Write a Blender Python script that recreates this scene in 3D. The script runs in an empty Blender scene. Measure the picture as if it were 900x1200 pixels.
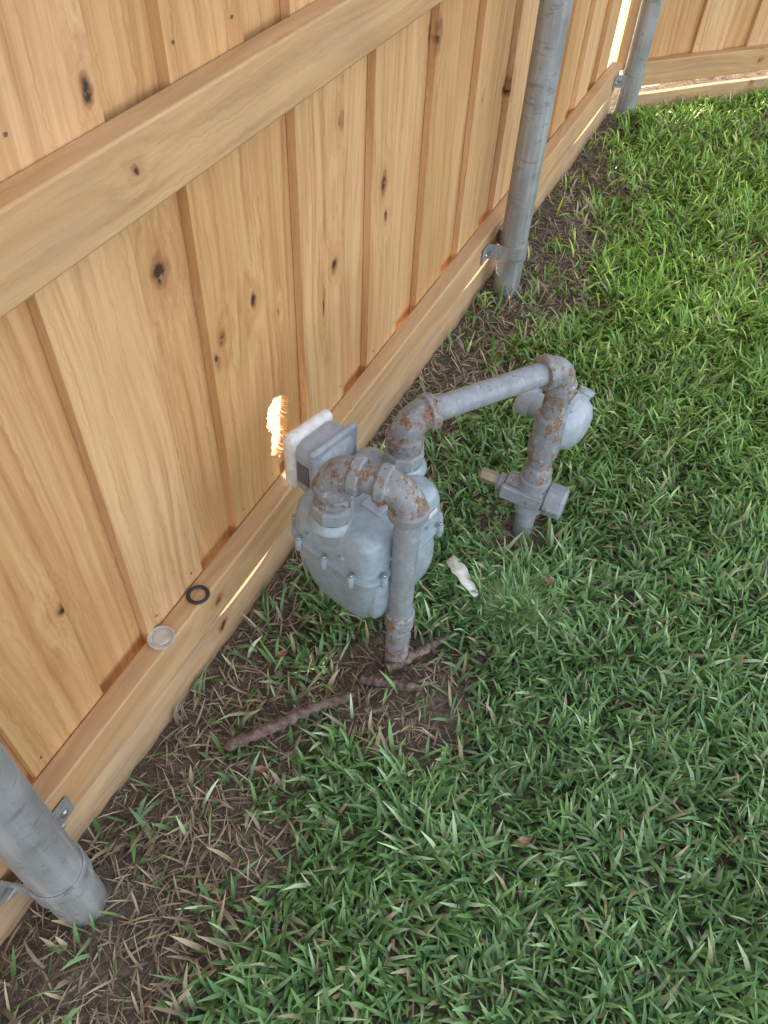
import bpy, math, random
import numpy as np
from mathutils import Vector, Matrix
random.seed(7); rng=np.random.default_rng(11)
S=bpy.context.scene
S.view_settings.view_transform='Standard'; S.view_settings.look='None'; S.view_settings.exposure=0

# ------------------------------------------------------------------ helpers
def link(o,parent=None):
    S.collection.objects.link(o)
    if parent: o.parent=parent
    return o
def empty(name):
    e=bpy.data.objects.new(name,None); e.empty_display_size=.1; return link(e)
def mesh_obj(name,verts,faces,mat,parent=None,smooth=True,angle=.6):
    m=bpy.data.meshes.new(name); m.from_pydata([tuple(v) for v in verts],[],faces); m.update()
    if smooth:
        m.polygons.foreach_set('use_smooth',[True]*len(m.polygons)); m.set_sharp_from_angle(angle=angle)
    m.materials.append(mat)
    return link(bpy.data.objects.new(name,m),parent)
def frames(pts):
    pts=[Vector(p) for p in pts]; T=[]
    for i in range(len(pts)):
        a=pts[max(i-1,0)]; b=pts[min(i+1,len(pts)-1)]
        d=b-a
        T.append(d.normalized() if d.length>1e-9 else (T[-1] if T else Vector((0,0,1))))
    n=T[0].orthogonal().normalized(); N=[]
    for t in T:
        n=(n-t*n.dot(t)).normalized(); N.append(n)
    return pts,T,N
def tube_data(pts,rad,segs=24,off=0):
    pts,T,N=frames(pts); V=[];F=[]
    for p,t,n,r in zip(pts,T,N,rad):
        b=t.cross(n)
        for k in range(segs):
            a=2*math.pi*k/segs
            V.append(p+(n*math.cos(a)+b*math.sin(a))*r)
    for i in range(len(pts)-1):
        for k in range(segs):
            k2=(k+1)%segs
            F.append([off+i*segs+k,off+i*segs+k2,off+(i+1)*segs+k2,off+(i+1)*segs+k])
    F.append([off+k for k in range(segs)][::-1]); F.append([off+(len(pts)-1)*segs+k for k in range(segs)])
    return V,F
def tube(name,pts,rad,mat,parent=None,segs=24,angle=.6):
    if not hasattr(rad,'__len__'): rad=[rad]*len(pts)
    V,F=tube_data(pts,rad,segs); return mesh_obj(name,V,F,mat,parent,angle=angle)
def lathe(name,o,axis,prof,mat,parent=None,segs=28,angle=.6):
    o=Vector(o); ax=Vector(axis).normalized(); n=ax.orthogonal().normalized(); b=ax.cross(n); V=[];F=[]
    for t,r in prof:
        for k in range(segs):
            a=2*math.pi*k/segs; V.append(o+ax*t+(n*math.cos(a)+b*math.sin(a))*r)
    for i in range(len(prof)-1):
        for k in range(segs):
            k2=(k+1)%segs; F.append([i*segs+k,i*segs+k2,(i+1)*segs+k2,(i+1)*segs+k])
    F.append(list(range(segs))[::-1]); F.append([(len(prof)-1)*segs+k for k in range(segs)])
    return mesh_obj(name,V,F,mat,parent,angle=angle)
def rbox(name,c,size,mat,parent=None,bev=.004,rot=None,segs=3):
    x,y,z=[s/2 for s in size]
    V=[Vector((sx*x,sy*y,sz*z)) for sx in(-1,1) for sy in(-1,1) for sz in(-1,1)]
    F=[[0,1,3,2],[4,6,7,5],[0,4,5,1],[2,3,7,6],[0,2,6,4],[1,5,7,3]]
    o=mesh_obj(name,V,F,mat,parent,smooth=True)
    o.location=c
    if rot is not None: o.rotation_euler=rot
    b=o.modifiers.new('bev','BEVEL'); b.width=bev; b.segments=segs; b.limit_method='ANGLE'; b.harden_normals=True
    return o
# ------------------------------------------------------------------ node helpers
class NT:
    def __init__(s,name):
        s.m=bpy.data.materials.new(name); s.m.use_nodes=True; s.t=s.m.node_tree; s.t.nodes.clear()
        s.out=s.n('ShaderNodeOutputMaterial'); s.b=s.n('ShaderNodeBsdfPrincipled'); s.l(s.b.outputs[0],s.out.inputs[0])
    def n(s,ty,**k):
        x=s.t.nodes.new(ty)
        for a,v in k.items(): setattr(x,a,v)
        return x
    def l(s,a,b): s.t.links.new(a,b)
    def put(s,v,sock):
        if hasattr(v,'is_linked') or hasattr(v,'links'): s.l(v,sock)
        else: sock.default_value=v
    def math(s,op,a,b=0.,c=0.,clamp=False):
        x=s.n('ShaderNodeMath',operation=op,use_clamp=clamp); s.put(a,x.inputs[0]); s.put(b,x.inputs[1]); s.put(c,x.inputs[2]); return x.outputs[0]
    def vm(s,op,a,b=(0,0,0)):
        x=s.n('ShaderNodeVectorMath',operation=op); s.put(a,x.inputs[0]); s.put(b,x.inputs[1])
        return x.outputs['Value'] if op in('LENGTH','DISTANCE','DOT_PRODUCT') else x.outputs[0]
    def noise(s,vec,scale,detail=4,rough=.55,dist=0.):
        x=s.n('ShaderNodeTexNoise'); s.l(vec,x.inputs['Vector']); x.inputs['Scale'].default_value=scale; x.inputs['Detail'].default_value=detail
        x.inputs['Roughness'].default_value=rough; x.inputs['Distortion'].default_value=dist; return x.outputs['Fac']
    def ramp(s,f,stops,interp='LINEAR'):
        x=s.n('ShaderNodeValToRGB'); s.l(f,x.inputs[0]); e=x.color_ramp.elements; x.color_ramp.interpolation=interp
        while len(e)<len(stops): e.new(.5)
        for i,(p,c) in enumerate(stops):
            e[i].position=p; e[i].color=(tuple(c)[:3]+(1,)) if hasattr(c,'__len__') else (c,c,c,1)
        return x.outputs[0]
    def mix(s,f,a,b,mode='MIX'):
        x=s.n('ShaderNodeMix',data_type='RGBA',blend_type=mode); s.put(f,x.inputs[0])
        for v,k in((a,6),(b,7)):
            if isinstance(v,tuple): v=v[:3]+(1,)
            s.put(v,x.inputs[k])
        return x.outputs[2]
    def mr(s,v,a,b,c=0.,d=1.):
        x=s.n('ShaderNodeMapRange'); s.put(v,x.inputs[0]); 
        for i,q in enumerate((a,b,c,d)): x.inputs[1+i].default_value=q
        return x.outputs[0]
    def obj(s): return s.n('ShaderNodeTexCoord').outputs['Object']
    def bump(s,h,st=.3,dist=.002):
        x=s.n('ShaderNodeBump'); x.inputs['Strength'].default_value=st; x.inputs['Distance'].default_value=dist; s.l(h,x.inputs['Height']); s.l(x.outputs[0],s.b.inputs['Normal'])
    def set(s,**k):
        for a,v in k.items(): s.put(v if not isinstance(v,tuple) else v[:3]+(1,), s.b.inputs[a.replace('_',' ')])

def mat_wood(name,knots,light=(.655,.405,.195),mid=(.55,.315,.14),dark=(.36,.175,.07),dirty=0.,rk=.88):
    t=NT(name); at=t.n('ShaderNodeAttribute',attribute_name='wc'); W=at.outputs['Vector']
    sep=t.n('ShaderNodeSeparateXYZ'); t.l(W,sep.inputs[0]); ac,al,idd=sep.outputs
    wob=t.noise(W,45.,2); wv=t.noise(W,38.,2)
    kd=None
    jit=t.n('ShaderNodeCombineXYZ'); t.l(t.math('MULTIPLY_ADD',wob,.016,-.008),jit.inputs[0]); t.l(t.math('MULTIPLY_ADD',wv,-.03,.015),jit.inputs[1]); WJ=t.vm('ADD',W,jit.outputs[0])
    for (ky,kz,ry,rz) in knots:
        v=t.vm('SUBTRACT',WJ,(ky,kz,0)); v=t.vm('MULTIPLY',v,(1/ry,1/rz,0)); d=t.vm('LENGTH',v)
        kd=d if kd is None else t.math('MINIMUM',kd,d)
    sj=t.n('ShaderNodeSeparateXYZ'); t.l(WJ,sj.inputs[0])
    c=t.n('ShaderNodeCombineXYZ'); t.l(t.math('ADD',sj.outputs[0],t.math('MULTIPLY',idd,3.7)),c.inputs[0]); t.l(t.math('MULTIPLY',sj.outputs[1],.5),c.inputs[1])
    vo=t.n('ShaderNodeTexVoronoi'); vo.voronoi_dimensions='2D'; vo.inputs['Scale'].default_value=5.; t.l(c.outputs[0],vo.inputs['Vector'])
    sc=t.n('ShaderNodeSeparateColor'); t.l(vo.outputs['Color'],sc.inputs[0])
    rd=t.math('DIVIDE',vo.outputs['Distance'],t.math('MULTIPLY_ADD',sc.outputs[1],.035,.008))
    rd=t.math('ADD',rd,t.math('MULTIPLY',t.math('LESS_THAN',sc.outputs[0],rk),50.))
    kd=rd if kd is None else t.math('MINIMUM',kd,rd)
    fall=t.math('DIVIDE',1.,t.math('MULTIPLY_ADD',t.math('MULTIPLY',kd,kd),.22,1.))
    g=t.n('ShaderNodeCombineXYZ')
    warp=t.noise(t.vm('MULTIPLY',W,(3.5,.9,1.)),1.,2)
    t.l(t.math('ADD',t.math('MULTIPLY',ac,42.),t.math('MULTIPLY',warp,7.)),g.inputs[0])
    t.l(t.math('MULTIPLY',al,.9),g.inputs[1])
    t.l(t.math('ADD',t.math('MULTIPLY',idd,5.3),t.math('MULTIPLY',fall,2.2)),g.inputs[2])
    gr=t.noise(g.outputs[0],1.5,5,.68)
    fine=t.noise(t.vm('MULTIPLY',W,(480.,10.,3.)),1.,2)
    streak=t.noise(t.vm('MULTIPLY',t.vm('ADD',W,jit.outputs[0]),(130.,1.6,7.)),1.,3,.6)
    blot=t.noise(t.vm('MULTIPLY',W,(9.,2.2,4.)),1.,3)
    smudge=t.noise(t.vm('MULTIPLY',W,(22.,14.,4.)),1.,4,.7)
    col=t.ramp(gr,[(.28,dark),(.43,mid),(.57,light),(.78,tuple(min(x*1.06,1) for x in light))])
    col=t.mix(t.mr(fine,.35,.75,0,.35),col,mid)
    col=t.mix(t.mr(streak,.52,.70,0,.55),col,dark)
    hv=t.n('ShaderNodeHueSaturation'); wn=t.n('ShaderNodeTexWhiteNoise',noise_dimensions='1D'); t.l(t.math('FLOOR',idd),wn.inputs['W'])
    t.l(t.mr(wn.outputs['Value'],0,1,.84,1.06),hv.inputs['Value']); t.l(t.mr(wn.outputs['Value'],0,1,1.08,.94),hv.inputs['Saturation']); t.l(col,hv.inputs['Color']); col=hv.outputs[0]
    col=t.mix(t.mr(blot,.47,.75,0,.55),col,(.46,.225,.08))
    col=t.mix(t.mr(smudge,.58,.75,0,.25),col,(.32,.19,.11))
    kf=t.mr(kd,1.05,.8); halo=t.mr(kd,3.2,.9)
    col=t.mix(t.math('MULTIPLY',halo,.38),col,(.40,.185,.07))
    core=t.mr(kd,.75,.35)
    col=t.mix(t.math('MULTIPLY',kf,.62),col,(.26,.105,.045)); col=t.mix(t.math('MULTIPLY',core,t.mr(wob,.44,.54,.05,.95)),col,(.03,.014,.008))
    if dirty:
        dn=t.noise(t.vm('MULTIPLY',W,(18.,5.,1.)),1.,4)
        col=t.mix(t.mr(dn,.42,.72,0,dirty),col,(.22,.17,.13))
    t.l(col,t.b.inputs['Base Color']); t.set(Roughness=.6)
    t.bump(fine,.35,.0009)
    return t.m

KN=[(.690,.728,.020,.028),(.776,.575,.011,.017),(.757,.548,.006,.015),(.368,.412,.011,.013),(1.539,.766,.015,.034),(1.148,.752,.012,.018),
    (1.123,.509,.013,.018),(1.32,.573,.013,.024),(1.335,.50,.009,.015),(.865,.587,.010,.014),(.90,.655,.006,.010),(1.08,.46,.006,.034),(2.05,.5,.014,.024),(.62,.97,.01,.02)]
M_board=mat_wood('fence_board_wood',KN)
M_rail=mat_wood('fence_rail_wood',[(.135,.62,.012,.016),(.893,.30,.008,.011),(.90,.62,.006,.008),(.88,1.62,.012,.016)],light=(.60,.385,.20),mid=(.53,.32,.155),dark=(.39,.215,.095),dirty=.28,rk=.97)
M_kick=mat_wood('kickboard_wood',[(.05,.62,.015,.015)],light=(.56,.375,.21),mid=(.50,.315,.16),dark=(.36,.21,.105),dirty=.55,rk=.95)

def mat_galv():
    t=NT('galvanised_steel'); o=t.obj()
    a=t.noise(o,9.,3,.6); st=t.noise(t.vm('MULTIPLY',o,(70,70,4)),1.,4); sp=t.noise(o,190.,2); sc=t.noise(t.vm('MULTIPLY',o,(25,25,60)),1.,5,.7)
    c=t.ramp(a,[(.3,(.26,.265,.27)),(.7,(.38,.385,.39))])
    c=t.mix(t.mr(st,.48,.68,0,.6),c,(.52,.52,.50)); c=t.mix(t.mr(sc,.56,.66,0,.55),c,(.15,.15,.145)); c=t.mix(t.mr(sp,.64,.72,0,.55),c,(.12,.10,.09))
    t.l(c,t.b.inputs['Base Color']); t.set(Metallic=.4); t.l(t.mr(a,.3,.7,.36,.58),t.b.inputs['Roughness']); t.bump(sp,.15,.0008)
    return t.m
M_galv=mat_galv()
def mat_paint(name,base,rthr,chips,rough=.42,bumpk=.35,rvis=1.):
    t=NT(name); o=t.obj()
    big=t.noise(o,30.,6,.74,.4); med=t.noise(o,70.,4,.65); sm=t.noise(o,300.,3); drip=t.noise(t.vm('MULTIPLY',o,(90,90,12)),1.,3)
    c=t.ramp(med,[(.3,tuple(x*.82 for x in base)),(.7,tuple(min(1,x*1.1) for x in base))])
    if chips:
        pale=t.mr(t.noise(o,55.,5,.72,.6),.60-.08*chips,.64-.07*chips)
        pale=t.math('MULTIPLY',pale,min(1.,chips*1.5)*.6)
        c=t.mix(pale,c,(.50,.51,.51))
    rf=t.mr(t.math('MULTIPLY_ADD',big,.65,t.math('MULTIPLY',drip,.35)),rthr,rthr+.045)
    rf=t.math('MULTIPLY',rf,t.mr(med,.35,.55,.5,1.))
    rc=t.ramp(sm,[(.3,(.085,.042,.025)),(.5,(.20,.105,.055)),(.7,(.33,.19,.10))])
    if rvis>0: c=t.mix(t.math('MULTIPLY',rf,rvis),c,rc)
    grime=t.noise(t.vm('MULTIPLY',o,(30,30,8)),1.,4,.65); c=t.mix(t.mr(grime,.50,.75,0,.4 if rvis else .15),c,(.11,.10,.09))
    t.l(c,t.b.inputs['Base Color'])
    if rvis: t.l(t.math('MULTIPLY_ADD',rf,.35*rvis,rough),t.b.inputs['Roughness'])
    else: t.set(Roughness=rough)
    t.bump(sm,bumpk,.0012)
    return t.m
M_pipe=mat_paint('grey_painted_pipe',(.255,.275,.30),.59,.3)
M_fit=mat_paint('rusty_painted_fitting',(.225,.235,.25),.508,.45,.48,.5)
M_meter=mat_paint('grey_painted_meter_case',(.285,.345,.385),.9,.0,.27,.08,0.)
M_reg=mat_paint('regulator_paint',(.35,.39,.435),.68,.2,.36,.15)
def simple(name,col,rough=.5,metal=0.,var=.15,scale=80.,bump=.1):
    t=NT(name); o=t.obj(); n=t.noise(o,scale,3)
    c=t.ramp(n,[(.3,tuple(x*(1-var) for x in col)),(.7,tuple(min(1,x*(1+var)) for x in col))])
    t.l(c,t.b.inputs['Base Color']); t.set(Roughness=rough,Metallic=metal); t.bump(n,bump,.001); return t.m
M_black=simple('black_rubber',(.025,.025,.027),.55)
M_zinc=simple('zinc_screw',(.40,.40,.39),.35,.8)
M_nail=simple('nail_head_steel',(.16,.14,.12),.5,.5)
M_brass=simple('dull_brass',(.30,.24,.15),.5,.4)
M_plate=simple('index_window_plastic',(.80,.77,.72),.12,0.,.03,60.,.3)
M_cover=simple('clear_plastic_cover',(.74,.71,.68),.15)
M_red=simple('red_label',(.32,.09,.08),.4)
M_white=simple('white_label',(.6,.6,.58),.4)
M_dkgrey=simple('dark_label',(.11,.12,.14),.4)
M_lid=simple('tin_lid_metal',(.52,.48,.42),.4,.2,.2)
M_paper=simple('white_scrap',(.66,.66,.60),.6,0,.12)

# ------------------------------------------------------------------ fences
BF=([0,1,3,2],[4,6,7,5],[0,4,5,1],[2,3,7,6],[0,2,6,4],[1,5,7,3])
def fence_boxes(boxes,name,mat,parent,bev):
    V=[];F=[];A=[]
    for (x0,x1,y0,y1,z0,z1,i,ax) in boxes:
        b=len(V)
        z0=z0 if hasattr(z0,'__len__') else (z0,z0); z1=z1 if hasattr(z1,'__len__') else (z1,z1)
        for x in(x0,x1):
            for q,y in enumerate((y0,y1)):
                for z in(z0[q],z1[q]):
                    V.append((x,y,z))
                    A+= ([y+.7*(x-x1), z, i+.01] if ax=='z' else [z+.7*(x1-x), y, i+.01])
        F+=[[b+q for q in f] for f in BF]
    o=mesh_obj(name,V,F,mat,parent)
    a=o.data.attributes.new('wc','FLOAT_VECTOR','POINT'); a.data.foreach_set('vector',A)
    if bev:
        m=o.modifiers.new('bev','BEVEL'); m.width=bev; m.segments=2; m.limit_method='ANGLE'; m.harden_normals=True
    return o
def ragged(lo,hi,n,seed,p,amp):
    r=random.Random(seed); out=[]; e=0
    for k in range(n):
        u=(k+.5)/n; w=p(u); e=.55*e+.45*r.uniform(-amp,amp)
        out.append(lo+(hi-lo)*w + e)
    return out
def make_fence(y0,y1,seam0,gap,idb,hole=False,ry0=None,ry1=None):
    f=empty('wooden_fence'); B=[]; H=[]; NV=[];NF=[]; rn=random.Random(5)
    y=seam0
    while y>y0: y-=.262
    i=idb
    while y<y1:
        a=max(y,y0); b=min(y+.150,y1); r=random.uniform(-.003,.003)
        zb=random.uniform(.112,.135)
        is_h=hole and abs(y-.746)<.02
        n=70
        if b-a>.02:
            if is_h:      # front board, ragged hole added to stand in for a patch of light
                h0,h1=.236,.368
                H+=[(-.054,-.038,a,b,zb,h0,i,'z'),(-.054,-.038,a,b,h1,1.83,i,'z')]
                ed=ragged(b,.850,n,3,lambda u:(math.sin(math.pi*min(1,u*1.02))**.5)*(.70+.30*math.sin(2.2+u*6)),.009); ed[0]=ed[-1]=b-.003
                for k in range(n):
                    za=h0+(h1-h0)*k/n; H.append((-.054,-.038,a,min(ed[k],b),za,za+(h1-h0)/n,i,'z'))
            else: B.append((-.054,-.038,a,b+r,zb,1.83,i,'z'))
        i+=1
        a=max(y+.128,y0); b=min(y+.262+.016,y1)
        zo=random.uniform(.116,.142)
        if b-a>.02:
            if is_h:  # outer board opened too, so bright ground shows through the added hole
                h0,h1=.185,.350
                H+=[(-.0705,-.0545,a,b,zo,h0,i,'z'),(-.0705,-.0545,a,b,h1,1.83,i,'z')]
                ed=ragged(a+.02,.985,n,8,lambda u:(math.sin(math.pi*u)**.5)*(.85+.15*math.sin(1+u*8)),.010)
                for k in range(n):
                    za=h0+(h1-h0)*k/n; H.append((-.0705,-.0545,min(max(ed[k],a),b-.01),b,za,za+(h1-h0)/n,i,'z'))
            else: B.append((-.0705,-.0545,a,b,zo,1.83,i,'z'))
        for (dy,xx) in ((.022,-.0378),(.126,-.0378)):
            for zz in (.205+rn.uniform(-.01,.012),.965+rn.uniform(-.01,.01)):
                yy=y+dy+rn.uniform(-.008,.008)
                if rn.random()<.4 or not (y0+.01<yy<y1-.01): continue
                bb=len(NV); rr=.0023
                for k in range(8):
                    NV.append((xx+.0009,yy+rr*math.cos(k*math.pi/4),zz+rr*math.sin(k*math.pi/4)))
                NF.append(list(range(bb,bb+8)))
        i+=1; y+=.262
    fence_boxes(B,'boards',M_board,f,.0012)
    if H: fence_boxes(H,'light_patch_hole_board',M_board,f,0)  # boards cut by the added hole that imitates the light patch
    if NV: mesh_obj('nail_heads',NV,NF,M_nail,f)
    r0=y0 if ry0 is None else ry0; r1=y1 if ry1 is None else ry1
    R=[(-.0375,0,r0,r1,.848,.937,i,'y'),(-.0375,0,r0,r1,.0905,.178,i+1,'y'),(-.0375,0,r0,r1,1.62,1.709,i+2,'y')]
    fence_boxes(R,'rails',M_rail,f,.004)
    def g(y):
        v=gap
        if hole:
            for c,s,h in((.70,.12,.012),(.36,.06,.007),(1.95,.20,.013),(3.0,.3,.014)): v+=h*math.exp(-((y-c)/s)**2)
        return v+.0012*math.sin(y*11)
    K=[]; yy=r0
    while yy<r1-1e-6:
        y2=min(yy+.05,r1); K.append((-.0255,-.004,yy,y2,-.06,(.0905-g(yy),.0905-g(y2)),i+3,'y')); yy=y2
    fence_boxes(K,'kickboard',M_kick,f,0)
    return f
f1=make_fence(-2.6,3.352,.484,.003,1,True,None,3.335)
f2=make_fence(-.030,5.2,.30,.032,101,False,.045)
f2.location=(.035,3.345,0); f2.rotation_euler=(0,0,-math.atan2(.68,.733))

def post(x,y,name='fence_post',br=True):
    e=empty(name); r=.0365
    tube('tube',[(x,y,z) for z in np.linspace(-.1,1.80,24)],[r]*24,M_galv,e,40)
    lathe('cap',(x,y,1.80),(0,0,1),[(0,.039),(.02,.039),(.035,.03),(.042,.012)],M_galv,e)
    for bz in ((.128,.893) if br else ()):
        h=.022 if bz<.5 else .02
        V=[];F=[];n=20
        P=[(.0045,y-.085),(.0045,y-.044)]
        for k in range(n+1):
            a=math.radians(-118+236*k/n); P.append((x+math.cos(a)*(r+.0025),y+math.sin(a)*(r+.0025)))
        P+=[(.0045,y+.044),(.0045,y+.085)]
        for j,(px,py) in enumerate(P):
            q=P[min(j+1,len(P)-1)]; p=P[max(j-1,0)]; dx,dy=q[0]-p[0],q[1]-p[1]; L=math.hypot(dx,dy); nx,ny=dy/L*.0018,-dx/L*.0018
            for s in(-1,1):
                for zz in(-h,h): V.append((px+nx*s,py+ny*s,bz+zz))
        for j in range(len(P)-1):
            a=4*j; b=a+4
            F+=[[a,a+1,b+1,b],[a+2,b+2,b+3,a+3],[a,b,b+2,a+2],[a+1,a+3,b+3,b+1]]
        F+=[[0,2,3,1],[4*len(P)-4,4*len(P)-3,4*len(P)-1,4*len(P)-2]]
        mesh_obj('bracket',V,F,M_galv,e,angle=.5)
        for s in(-1,1):
            lathe('screw',(.006,y+s*.068,bz),(1,0,0),[(0,.007),(.003,.007),(.005,.004)],M_zinc,e,6)
            lathe('bolt',(.018,y+s*.046-.02*s,bz),(0,s,0),[(0,.004),(.03,.004)],M_zinc,e,8)
    return e
post(.056,.140); post(.060,1.972); post(.052,3.335)

# ------------------------------------------------------------------ gas meter + pipes
G=empty('gas_meter')
yaw=-math.radians(14.5); RZ=Matrix.Rotation(yaw,4,'Z'); C0=Vector((.203,.787,0)); up=Vector((0,0,1)); dn=-up
def L2W(x,y,z): return C0+RZ@Vector((x,y,z))
def loft(name,levels,mat,parent,n=72,k_=1.045):
    V=[];F=[]
    for (z,hx,hy,ex) in levels:
        hx*=k_; hy*=k_
        for k in range(n):
            a=2*math.pi*k/n; c,s=math.cos(a),math.sin(a)
            V.append(L2W(hx*math.copysign(abs(c)**(2/ex),c),hy*math.copysign(abs(s)**(2/ex),s),z))
    m=len(levels)
    for i in range(m-1):
        for k in range(n):
            k2=(k+1)%n; F.append([i*n+k,i*n+k2,(i+1)*n+k2,(i+1)*n+k])
    F.append(list(range(n))[::-1]); F.append([(m-1)*n+k for k in range(n)])
    return mesh_obj(name,V,F,mat,parent,angle=.7)
loft('upper_case',[(.276,.086,.095,7),(.30,.085,.0945,7),(.325,.0835,.093,7),(.340,.081,.091,6.5),(.350,.076,.087,6),(.357,.066,.078,5.5),(.3605,.050,.064,5)],M_meter,G)
loft('flange',[(.266,.088,.097,7),(.268,.0912,.100,7),(.272,.0915,.1005,7),(.2735,.090,.099,7),(.2745,.090,.099,7),(.276,.0915,.1005,7),(.280,.0912,.100,7),(.282,.086,.095,7)],M_meter,G)
loft('lower_case',[(.096,.030,.040,3),(.098,.042,.052,3.2),(.104,.054,.062,3.6),(.120,.064,.071,4),(.145,.072,.079,4.6),(.18,.079,.086,5.4),(.22,.083,.091,6),(.268,.085,.094,7)],M_meter,G)
for s in(1,-1):
    V=[];F=[];n=56;prof=[(-.01,.080,.068),(0,.080,.068),(.004,.077,.065),(.008,.068,.057),(.010,.05,.04),(.0105,.01,.01)]
    for (d,ry,rz) in prof:
        for k in range(n):
            a=2*math.pi*k/n; c,q=math.cos(a),math.sin(a)
            z=.194+rz*math.copysign(abs(q)**.5,q); dd=max(0,(.19-z)/.07); ins=.014*dd**1.5
            V.append(L2W(s*(.0835+d-ins),ry*math.copysign(abs(c)**.5,c)*(1-.10*dd),z))
    for i in range(len(prof)-1):
        for k in range(n):
            k2=(k+1)%n; F.append([i*n+k,i*n+k2,(i+1)*n+k2,(i+1)*n+k] if s>0 else [i*n+k,(i+1)*n+k,(i+1)*n+k2,i*n+k2])
    F.append([(len(prof)-1)*n+k for k in range(n)]); mesh_obj('diaphragm_cover',V,F,M_meter,G,angle=.9)
for (bx,by) in [(.096,-.071),(.097,0),(.096,.073),(-.096,-.075),(-.097,0),(-.096,.075),(.057,-.1065),(-.057,-.1065),(0,-.1075),(.057,.1065),(-.057,.1065)]:
    p=L2W(bx,by,.262)
    lathe('bolt_boss',p,up,[(-.004,.004),(0,.006),(.022,.006),(.024,.005)],M_meter,G,20)
    lathe('bolt_head',p+Vector((0,0,.024)),up,[(0,.0042),(.003,.0042),(.004,.003)],M_zinc,G,6,.3)
for (bx,by,nx,ny) in [(.098,-.045,1,0),(.098,.045,1,0),(.03,-.1075,0,-1),(-.04,-.1075,0,-1)]:
    p=L2W(bx,by,.302); d=RZ@Vector((nx,ny,0))
    lathe('side_bolt',p-d*.010,d,[(-.012,.008),(0,.007),(.001,.0055),(.005,.0055)],M_meter,G,16,.4)
def plate(name,c,sx,sy,sz,mat,b=.0015,tilt=0):
    return rbox(name,L2W(*c),(sx,sy,sz),mat,G,b,(0,tilt,yaw))
plate('badge',(.030,-.005,.3615),.038,.058,.004,M_reg); plate('red_tab',(.036,-.014,.3645),.007,.014,.003,M_red); plate('badge_strip',(.020,.006,.3645),.006,.03,.002,M_white)
plate('front_label',(.0885,.052,.322),.002,.032,.011,M_white,.0005)
iz=.340
def seg(*a,**k):
    o=plate(*a,**k); o.modifiers['bev'].segments=6; return o
seg('index_housing',(-.112,.016,iz),.066,.102,.114,M_reg,.026)
seg('index_housing_rib',(-.092,.016,iz+.002),.012,.110,.120,M_reg,.0055)
plate('index_side_label',(-.113,-.0355,iz+.002),.026,.0015,.044,M_dkgrey,.0004)
seg('index_cover',(-.148,.016,iz+.001),.028,.106,.118,M_cover,.0135)
V=[];F=[];nu,nv=14,14
for i in range(nu+1):
    for j in range(nv+1):
        u=(i/nu-.5)*.080; v=(j/nv-.5)*.088
        V.append(L2W(-.1685+(u*u+v*v)*1.9,.016+u,iz+.002+v))
for i in range(nu):
    for j in range(nv): F.append([i*(nv+1)+j,i*(nv+1)+j+1,(i+1)*(nv+1)+j+1,(i+1)*(nv+1)+j])
mesh_obj('index_window',V,F,M_plate,G,angle=2)
plate('index_neck',(-.080,.0,.30),.03,.08,.07,M_meter,.006)

PR=.0205
def elbow(C,a,b,parent,R=.036,r=.0262):
    C=Vector(C); a=Vector(a).normalized(); b=Vector(b).normalized()
    ang=math.acos(max(-1,min(1,-a.dot(b)))); t=R; P0=C+a*t; P1=C+b*t; pts=[]; w=math.cos(ang/2)
    for k in range(13):
        u=k/12; den=(1-u)**2+2*w*u*(1-u)+u*u
        pts.append((P0*(1-u)**2+C*2*w*u*(1-u)+P1*u*u)/den)
    tube('elbow',pts,[r]*13,M_fit,parent,28,.9)
    for d in(a,b):
        lathe('elbow_collar',C+d*(t-.006),d,[(0,r),(.003,.0305),(.016,.0310),(.019,.029),(.0195,.021)],M_fit,parent,28)
def pipe(p,q,parent,r=PR,mat=None,name='pipe'):
    p=Vector(p);q=Vector(q); n=12
    return tube(name,[p.lerp(q,i/n) for i in range(n+1)],[r]*(n+1),mat or M_pipe,parent,28)
A=Vector((.176,.716,.462)); Bc=Vector((.297,.724,.462)); base1=Vector((.299,.726,-.05))
D=Vector((.224,.872,.452)); E=Vector((.402,1.135,.440)); base2=Vector((.403,1.139,-.05))
for c in (A,D):
    zt=.362
    lathe('meter_boss',(c.x,c.y,zt-.014),up,[(0,.040),(.006,.038),(.014,.032)],M_meter,G)
    lathe('swivel_nut',(c.x,c.y,zt),up,[(0,.030),(.003,.0345),(.024,.0345),(.028,.030)],M_pipe,G,8,.3)
    lathe('swivel_collar',(c.x,c.y,zt+.028),up,[(0,.0285),(.008,.0285),(.012,.023),(.03,.0225)],M_fit,G)
    pipe((c.x,c.y,zt+.03),(c.x,c.y,c.z-.02),G,mat=M_fit)
GP=empty('gas_pipe')
elbow(A,dn,Bc-A,GP); pipe(A.lerp(Bc,.2),A.lerp(Bc,.8),GP,.0215,M_fit)
elbow(Bc,A-Bc,dn,GP); pipe(Bc+dn*.03,base1,GP)
lathe('coupling',(base1.x-.0007,base1.y,.125),up,[(0,.0215),(.003,.0255),(.034,.0255),(.038,.0215)],M_fit,GP)
lathe('riser_foot',(base1.x,base1.y,-.04),up,[(0,.0213),(.15,.0213)],M_fit,GP)
elbow(D,dn,E-D,GP); pipe(D.lerp(E,.08),D.lerp(E,.92),GP)
elbow(E,D-E,dn,GP); pipe(E+dn*.03,(base2.x,base2.y,.16),GP,.0215,M_fit); pipe((base2.x,base2.y,.14),base2,GP)
lathe('reducer',(base2.x,base2.y,.165),up,[(-.03,.0215),(-.026,.027),(-.01,.0285),(.02,.0285),(.028,.026),(.034,.0215)],M_fit,GP)
RG=empty('pressure_regulator')
x2,y2=E.x,E.y
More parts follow.
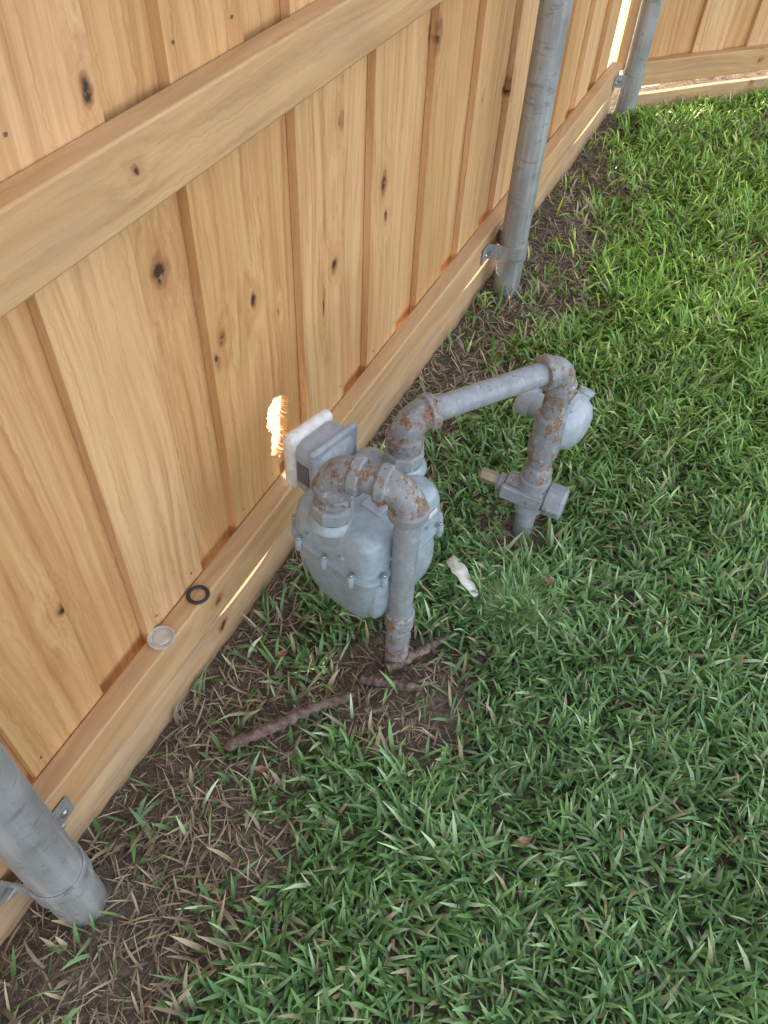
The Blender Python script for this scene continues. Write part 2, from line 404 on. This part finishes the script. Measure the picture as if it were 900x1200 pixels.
lathe('body_barrel',(x2,y2+.002,.225),up,[(0,.0215),(.006,.029),(.03,.030),(.06,.028),(.085,.029),(.100,.028),(.108,.0215)],M_fit,RG)
ax=Vector((-1.,.14,.08)).normalized(); cc=Vector((.425,1.206,.266))
pipe((x2,y2,.262),(.395,1.195,.264),RG,.024,M_reg,'neck')
lathe('diaphragm_case',cc,ax,[(-.040,.012),(-.037,.028),(-.028,.046),(-.012,.055),(-.005,.058),(-.004,.066),(.004,.066),(.008,.057),(.020,.050),(.034,.038),(.042,.029)],M_reg,RG,48)
lathe('spring_tower',cc+ax*.038,ax,[(0,.030),(.010,.026),(.034,.025),(.036,.031),(.062,.031),(.068,.026),(.070,.010)],M_reg,RG,28)
lathe('vent',cc+ax*-.012+Vector((0,.02,.044)),Vector((.1,.3,.5)),[(0,.013),(.012,.013),(.016,.016),(.024,.016)],M_reg,RG,20)
n1=ax.orthogonal().normalized(); n2=ax.cross(n1)
for k in range(8):
    a=k*math.pi/4+.3; lathe('case_screw',cc+(n1*math.cos(a)+n2*math.sin(a))*.061,ax,[(-.009,.004),(-.006,.006),(.006,.006),(.010,.004)],M_reg,RG,10)
VL=empty('gas_valve'); vz=.120; vy=1.134
lathe('valve_body',(.345,vy,vz),(1,0,0),[(0,.018),(.006,.027),(.034,.029),(.056,.035),(.082,.030),(.09,.026)],M_fit,VL)
lathe('valve_end',(.432,vy,vz),(1,0,0),[(0,.026),(.004,.034),(.036,.034),(.041,.029)],M_pipe,VL,8,.3)
lathe('valve_socket',(.403,vy+.004,vz-.048),up,[(0,.0215),(.004,.030),(.024,.030),(.032,.027),(.062,.027),(.070,.031),(.092,.031),(.096,.0215)],M_pipe,VL)
rbox('lock_wing',(.388,vy-.028,vz+.004),(.085,.012,.034),M_pipe,VL,.003,(0,.06,0))
lathe('key_head',(.348,vy,vz),(-1,.0,.05),[(0,.019),(.014,.019),(.016,.013),(.022,.013)],M_pipe,VL,20)
lathe('key_tip',(.327,vy,vz+.002),(-1,-.1,.1),[(0,.013),(.012,.0155),(.032,.0145),(.036,.010)],M_brass,VL,6,.3)

# ------------------------------------------------------------------ small items
def ring(name,c,R,r,mat):
    V=[];F=[];n=40;m=10
    for i in range(n):
        a=2*math.pi*i/n
        for j in range(m):
            b=2*math.pi*j/m; rr=R+r*math.cos(b); V.append((c[0]+rr*math.cos(a),c[1]+rr*math.sin(a),c[2]+.6*r*math.sin(b)))
    for i in range(n):
        for j in range(m): F.append([i*m+j,((i+1)%n)*m+j,((i+1)%n)*m+(j+1)%m,i*m+(j+1)%m])
    return mesh_obj(name,V,F,mat,None,angle=2)
ring('rubber_ring',(-.014,.587,.1805),.0165,.0034,M_black)
lathe('jar_lid',(-.017,.489,.1785),up,[(0,.021),(.004,.0225),(.006,.0222),(.0062,.0195),(.0045,.019),(.0045,.0135),(.0058,.0125),(.0058,.002)],M_lid,None,36,.4)

# ------------------------------------------------------------------ ground
def gz(x,y):
    x=np.asarray(x,float); y=np.asarray(y,float)
    return .006*np.sin(x*7.1+1.3)*np.cos(y*5.3)+.004*np.sin(x*17+y*13)+.003*np.sin(y*23-x*9+2)-.004
def axis_pts(a,b,step,far):
    c=list(np.arange(a,b,step)); d=step; v=b
    while v<far: c.append(v); d*=1.35; v+=d
    c.append(far); d=step; v=a-step; left=[]
    while v>-far: left.append(v); d*=1.35; v-=d
    left.append(-far); return np.array(left[::-1]+c)
gx=axis_pts(-.06,2.0,.014,120); gy=axis_pts(-.4,4.2,.014,120)
X,Y=np.meshgrid(gx,gy,indexing='ij'); Z=gz(X,Y)
hi=np.sin(X*61+np.sin(Y*47)*2)*np.sin(Y*53+np.sin(X*39)*2)*.0035+np.sin(X*131+Y*17)*np.cos(Y*117)*.0015
near=(X>-.06)&(X<2.1)&(Y>-.5)&(Y<4.3); Z=np.where(near,Z+hi+rng.normal(0,.0012,Z.shape),-.012)
V=np.stack([X.ravel(),Y.ravel(),Z.ravel()],1); nx,ny=X.shape
idx=np.arange(nx*ny).reshape(nx,ny); F=np.stack([idx[:-1,:-1].ravel(),idx[1:,:-1].ravel(),idx[1:,1:].ravel(),idx[:-1,1:].ravel()],1)
def fast_mesh(name,V,F,mat,col=None,smooth=True,parent=None):
    m=bpy.data.meshes.new(name); nf,k=F.shape
    m.vertices.add(len(V)); m.vertices.foreach_set('co',V.astype(np.float32).ravel())
    m.loops.add(nf*k); m.loops.foreach_set('vertex_index',F.astype(np.int32).ravel())
    m.polygons.add(nf); m.polygons.foreach_set('loop_start',np.arange(0,nf*k,k,dtype=np.int32)); 
    m.update(calc_edges=True)
    m.polygons.foreach_set('use_smooth',np.full(nf,smooth))
    if col is not None:
        a=m.color_attributes.new('Col','FLOAT_COLOR','POINT'); c=np.ones((len(V),4),np.float32); c[:,:3]=col; a.data.foreach_set('color',c.ravel())
    m.materials.append(mat); m.validate(); return link(bpy.data.objects.new(name,m),parent)
def mat_ground():
    t=NT('soil'); o=t.obj(); a=t.noise(o,9.,4,.65); b=t.noise(o,70.,4,.7); c3=t.noise(o,350.,2)
    c=t.ramp(b,[(.28,(.042,.029,.020)),(.5,(.105,.075,.053)),(.7,(.20,.15,.11))])
    c=t.mix(t.mr(c3,.58,.7,0,.7),c,(.30,.24,.17)); c=t.mix(t.mr(a,.5,.7,0,.5),c,(.06,.042,.031))
    t.l(c,t.b.inputs['Base Color']); t.set(Roughness=.95); t.bump(b,.8,.012); return t.m
fast_mesh('ground',V,F,mat_ground())
M_glow_ground=simple('added_pale_gravel',(.50,.42,.26),.9,0,.45,110.,.8)
mesh_obj('added_glow_ground',[(-1.9,-3,-.006),(-.09,-3,-.006),(-.09,3.5,-.006),(3.2,7.2,-.006),(1.6,8.6,-.006),(-1.9,4.6,-.006)],[[0,1,2,3,4,5]],M_glow_ground)  # unseen pale ground, added behind the fence to make its gaps glow

def smooth(e0,e1,v): t=np.clip((v-e0)/(e1-e0),0,1); return t*t*(3-2*t)
def vnoise(x,y,s,seed):
    r=np.random.default_rng(seed).random((64,64)); X=x*s; Y=y*s; xi=np.floor(X).astype(int); yi=np.floor(Y).astype(int); fx=X-xi; fy=Y-yi
    fx=fx*fx*(3-2*fx); fy=fy*fy*(3-2*fy); g=lambda i,j:r[i%64,j%64]
    return (g(xi,yi)*(1-fx)+g(xi+1,yi)*fx)*(1-fy)+(g(xi,yi+1)*(1-fx)+g(xi+1,yi+1)*fx)*fy
def bare(x,y):
    w=vnoise(x,y,9,3)*.5+vnoise(x,y,22,4)*.3+vnoise(x,y,50,5)*.2
    width=np.interp(y,[-1,-.1,.1,.35,.5,.65,.8,1.0,1.3,1.6,2.1,2.6,3.0,3.4],[.30,.30,.30,.28,.24,.22,.15,.10,.12,.22,.27,.18,.11,.07])
    b=1-smooth(width-.08,width+.09,x+(w-.5)*.45)
    b=b*(.72+.28*smooth(.3,.6,vnoise(x,y,13,8)))
    for cx,cy,r in((.31,.69,.15),(.40,1.12,.09),(.36,.63,.09)):
        d=np.hypot(x-cx,y-cy)+(w-.5)*.12; b=np.maximum(b,1-smooth(r*.5,r*1.1,d))
    return b
def inside(x,y,m=.02):
    ok=(x>m-.012)&(y<7)
    ok&=((x-.035)*.733-(y-3.345)*.68)>m-.01
    return ok
def excl(x,y):
    ok=np.ones(len(x),bool)
    for cx,cy,r in((.056,.14,.038),(.06,1.972,.038),(.052,3.335,.038),(.299,.726,.021),(.403,1.139,.022)): ok&=np.hypot(x-cx,y-cy)>r
    return ok
def blades(name,x,y,L,Wd,az,tilt,curve,col,mat,parent=None,zoff=0.,nseg=3,tw=.5):
    n=len(x); ss=np.linspace(0,1,nseg+1); wprof=np.interp(ss,[0,.3,.7,1],[.75,1,.80,.10])
    P=np.zeros((n,nseg+1,3)); P[:,0,0]=x;P[:,0,1]=y;P[:,0,2]=gz(x,y)+zoff
    az2=az+rng.normal(0,.3,n)
    for k in range(nseg):
        s=(k+.5)/nseg; th=tilt+curve*s; a=az*(1-s)+az2*s; d=np.stack([np.sin(th)*np.cos(a),np.sin(th)*np.sin(a),np.cos(th)],1)
        P[:,k+1]=P[:,k]+d*(L/nseg)[:,None]
    P[:,:,2]=np.maximum(P[:,:,2],gz(P[:,:,0],P[:,:,1])+.001+.004*rng.random((n,1)))
    P[:,:,0]=np.where(P[:,:,0]<.003,.003+.3*(.003-P[:,:,0]).clip(0,.02),P[:,:,0])
    sd=np.stack([-np.sin(az),np.cos(az),np.zeros(n)],1); twa=rng.normal(0,tw,n)
    V=np.zeros((n,nseg+1,2,3))
    for k in range(nseg+1):
        side=sd*np.cos(twa)[:,None]; side=side+np.array([0,0,1.])*np.sin(twa)[:,None]
        off=side*(Wd*wprof[k]/2)[:,None]
        V[:,k,0]=P[:,k]-off; V[:,k,1]=P[:,k]+off
    V=V.reshape(-1,3); base=(np.arange(n)*(nseg+1)*2)[:,None,None]; k=np.arange(nseg)[None,:,None]*2
    F=(base+k+np.array([0,1,3,2])[None,None,:]).reshape(-1,4)
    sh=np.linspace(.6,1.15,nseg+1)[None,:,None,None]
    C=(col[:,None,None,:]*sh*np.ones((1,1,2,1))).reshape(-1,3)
    return fast_mesh(name,V,F,mat,C,True,parent)
def mat_blade(name,rough=.42,tr=.25):
    t=NT(name); at=t.n('ShaderNodeAttribute',attribute_name='Col'); t.l(at.outputs['Color'],t.b.inputs['Base Color']); t.set(Roughness=rough)
    if tr:
        tl=t.n('ShaderNodeBsdfTranslucent'); t.l(at.outputs['Color'],tl.inputs[0]); mx=t.n('ShaderNodeMixShader'); mx.inputs[0].default_value=tr
        t.l(t.b.outputs[0],mx.inputs[1]); t.l(tl.outputs[0],mx.inputs[2]); t.l(mx.outputs[0],t.out.inputs[0])
    return t.m
M_blade=mat_blade('grass_blade',.36,.18); M_dead=mat_blade('dead_grass_blade',.75,0)
def scatter(n,x0,x1,y0,y1): return rng.uniform(x0,x1,n),rng.uniform(y0,y1,n)
def lawn_pts(n,x0,x1,y0,y1,pw=1.4):
    x,y=scatter(n,x0,x1,y0,y1); b=bare(x,y); keep=inside(x,y)&excl(x,y)&(rng.random(n)<np.clip(1-b,0,1)**pw+.05*vnoise(x,y,18,41)); return x[keep],y[keep]
xs=[];ys=[]
for (n,a) in ((56000,(0,1.35,-.3,2.2)),(36000,(0,1.35,2.2,4.9)),(14000,(1.35,2.8,-.5,5.0)),(5000,(0,1.35,-1.4,-.3))):
    p=lawn_pts(n,*a); xs.append(p[0]); ys.append(p[1])
x=np.concatenate(xs); y=np.concatenate(ys)
x=np.abs(x+rng.normal(0,.006,len(x)))+.004; n=len(x)
L=rng.uniform(.026,.074,n)*(.75+.5*vnoise(x,y,7,9)); Wd=rng.uniform(.0042,.0086,n)
az=vnoise(x,y,14,21)*9+rng.normal(0,1.3,n); tilt=rng.uniform(.05,1.0,n); curve=rng.uniform(.2,1.5,n)
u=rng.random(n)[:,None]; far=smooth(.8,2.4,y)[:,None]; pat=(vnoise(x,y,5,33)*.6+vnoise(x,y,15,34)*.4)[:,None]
g1=np.array([.085,.185,.062]);g2=np.array([.22,.385,.125]);g3=np.array([.42,.54,.30])
col=g1*(1-u)+g2*u; col=np.where(u>.90,g3*(.8+.4*rng.random((n,1))),col); col=col*(.72+.62*pat)
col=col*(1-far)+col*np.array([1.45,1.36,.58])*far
dead=(rng.random(n)<.03+.38*bare(x,y)+.06*(vnoise(x,y,6,90)>.70))[:,None]; col=np.where(dead,np.array([.42,.34,.21])*(.6+.7*u),col)
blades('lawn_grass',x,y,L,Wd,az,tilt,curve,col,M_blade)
x,y=scatter(120000,0,1.4,-.4,4.6); b=bare(x,y); k=inside(x,y)&excl(x,y)&(rng.random(len(x))<.06+.9*b)&(rng.random(len(x))<.3+.7*vnoise(x,y,12,77)); x=x[k];y=y[k];n=len(x)
u=rng.random(n)[:,None]; v=rng.random(n)[:,None]
col=np.array([.16,.105,.068])*(1-u)+np.array([.50,.39,.26])*u; col=np.where(v>.93,np.array([.13,.22,.07]),col)
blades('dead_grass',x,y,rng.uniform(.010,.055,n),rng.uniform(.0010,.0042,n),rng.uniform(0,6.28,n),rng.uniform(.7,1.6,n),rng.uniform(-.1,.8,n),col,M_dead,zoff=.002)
n=2400; a=rng.uniform(0,6.28,n); r=np.abs(rng.normal(0,.036,n)); x=.452+r*np.cos(a)*1.2; y=.925+r*np.sin(a); u=rng.random(n)[:,None]
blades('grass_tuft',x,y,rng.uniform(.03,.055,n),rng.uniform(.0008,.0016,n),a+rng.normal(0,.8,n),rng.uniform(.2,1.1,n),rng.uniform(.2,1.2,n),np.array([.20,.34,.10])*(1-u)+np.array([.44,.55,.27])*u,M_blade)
def clover(centres):
    V=[];F=[];C=[]
    for (cx,cy,cr,num) in centres:
        for _ in range(num):
            a=random.uniform(0,6.28); r=cr*math.sqrt(random.random()); px,py=cx+r*math.cos(a),cy+r*math.sin(a)
            if px<.01: continue
            h=random.uniform(.012,.035); s=random.uniform(.004,.0075); pz=float(gz(px,py))+h; a0=random.uniform(0,6.28); tx,ty=random.uniform(-.3,.3),random.uniform(-.3,.3)
            g=random.uniform(.8,1.4); c=(.13*g,.25*g,.085*g)
            for q in range(3):
                aq=a0+q*2.094; b=len(V); V.append((px,py,pz)); C.append(c)
                for m in range(7):
                    am=-1.0+2.0*m/6; rr=s*(1.0+.9*math.cos(am*1.3))*(0.88 if m==3 else 1); dx=rr*math.cos(aq+am*.62); dy=rr*math.sin(aq+am*.62)
                    V.append((px+dx,py+dy,pz+tx*dx+ty*dy+.12*rr)); C.append(c)
                for m in range(6): F.append([b,b+1+m,b+2+m])
    return fast_mesh('clover',np.array(V),np.array(F),M_blade,np.array(C),False)
clover([(.32,1.10,.06,22),(.28,1.0,.05,16),(.30,1.22,.07,20),(.25,1.85,.12,22),(.33,2.6,.2,40),(.30,2.1,.1,22),(.2,1.35,.08,16)])

def mat_bark():
    t=NT('bark'); o=t.obj(); a=t.noise(o,60.,5,.7); c=t.ramp(a,[(.3,(.05,.032,.025)),(.5,(.15,.10,.08)),(.72,(.30,.23,.19))]); t.l(c,t.b.inputs['Base Color']); t.set(Roughness=.9); t.bump(a,.9,.006); return t.m
M_bark=mat_bark()
def root(name,ctrl,r0,r1):
    pts=[];n=34
    for i in range(n):
        u=i/(n-1)*(len(ctrl)-1); j=min(int(u),len(ctrl)-2); f=u-j; p=Vector(ctrl[j]).lerp(Vector(ctrl[j+1]),f)
        p+=Vector((random.uniform(-1,1),random.uniform(-1,1),random.uniform(-1,1)))*.0018; pts.append(p)
    rad=[(r0+(r1-r0)*i/(n-1))*random.uniform(.75,1.25) for i in range(n)]; rad[0]*=.3; rad[-1]*=.3
    return tube(name,pts,rad,M_bark,None,10,1.5)
root('tree_root',[(.118,.432,.020),(.17,.495,.026),(.215,.56,.024),(.268,.618,.018)],.0105,.0075)
root('tree_root',[(.262,.650,.020),(.31,.665,.024),(.372,.684,.020)],.009,.006)
root('tree_root',[(.295,.690,.018),(.335,.745,.024),(.370,.808,.018)],.010,.006)
root('tree_root',[(.285,.64,.014),(.30,.60,.018),(.33,.62,.016)],.005,.003)
V=[];F=[];n=14
for i in range(n):
    u=i/(n-1); c=Vector((.303,.968,.034)).lerp(Vector((.384,.911,.031)),u); w=.013*math.sin(math.pi*(u*.8+.12))+.003+random.uniform(-.002,.002)
    for s in(-1,1): V.append(c+Vector((.59,.80,0))*w*s+Vector((0,0,.006*math.sin(u*5+s))))
F=[[2*i,2*i+1,2*i+3,2*i+2] for i in range(n-1)]
o=mesh_obj('paper_scrap',V,F,M_paper); m=o.modifiers.new('s','SOLIDIFY'); m.thickness=.0012
M_leaf=simple('dry_leaf_brown',(.22,.12,.07),.6,0,.4,60.)
for (lx,ly,s) in [(.62,.505,.011),(.50,1.0,.014),(.12,.62,.013),(.2,.42,.012),(.48,2.9,.02),(.9,1.7,.014)]:
    V=[];F=[];a0=random.uniform(0,6.28);n=9
    for i in range(n):
        u=i/(n-1); w=s*.5*math.sin(math.pi*min(1,u*.94+.03))
        for q in(-1,0,1):
            dx=(u-.5)*2*s; dy=q*w; V.append((lx+dx*math.cos(a0)-dy*math.sin(a0),ly+dx*math.sin(a0)+dy*math.cos(a0),.038+abs(q)*.004+.006*u*u))
    for i in range(n-1):
        for q in(0,1): F.append([3*i+q,3*i+q+1,3*i+q+4,3*i+q+3])
    mesh_obj('dry_leaf',V,F,M_leaf,angle=2)

# ------------------------------------------------------------------ light : low sun behind the fence, yard in open shade
d=Vector((.100,-.040,-.041)).normalized()
sl=bpy.data.lights.new('sun','SUN'); sl.energy=15; sl.angle=math.radians(.53); sl.color=(1,.88,.66)
so=link(bpy.data.objects.new('sun',sl)); so.rotation_euler=d.to_track_quat('-Z','Y').to_euler(); so.location=(-4,3,4)
w=bpy.data.worlds.new('World'); S.world=w; w.use_nodes=True; nt=w.node_tree; nt.nodes.clear()
sk=nt.nodes.new('ShaderNodeTexSky'); sk.sky_type='NISHITA'; sk.sun_disc=False; sk.sun_elevation=math.asin(-d.z); sk.sun_rotation=math.atan2(-d.x,-d.y)%(2*math.pi); sk.dust_density=2.
hs=nt.nodes.new('ShaderNodeHueSaturation'); hs.inputs['Saturation'].default_value=.36
bg=nt.nodes.new('ShaderNodeBackground'); bg.inputs[1].default_value=.73; wo=nt.nodes.new('ShaderNodeOutputWorld')
nt.links.new(sk.outputs[0],hs.inputs['Color']); nt.links.new(hs.outputs[0],bg.inputs[0]); nt.links.new(bg.outputs[0],wo.inputs[0])

# ------------------------------------------------------------------ camera
Xc=Vector((.8997,-.3518,.2591)); Yc=Vector((.435,.667,-.605)); Zc=Vector((.040,.657,.753))
R=Matrix(((Xc.x,Yc.x,Zc.x),(Xc.y,Yc.y,Zc.y),(Xc.z,Yc.z,Zc.z)))
rx=Vector(R[0]).normalized(); rz=Vector(R[2]); rz=(rz-rx*rz.dot(rx)).normalized(); ry=rz.cross(rx)
M=Matrix(((rx.x,ry.x,rz.x,.568),(rx.y,ry.y,rz.y,0),(rx.z,ry.z,rz.z,1.3),(0,0,0,1)))
cd=bpy.data.cameras.new('camera'); cd.sensor_fit='VERTICAL'; cd.sensor_height=36; cd.lens=939/1200*36; cd.clip_start=.02; cd.clip_end=500
co=link(bpy.data.objects.new('camera',cd)); co.matrix_world=M; S.camera=co
print('done')
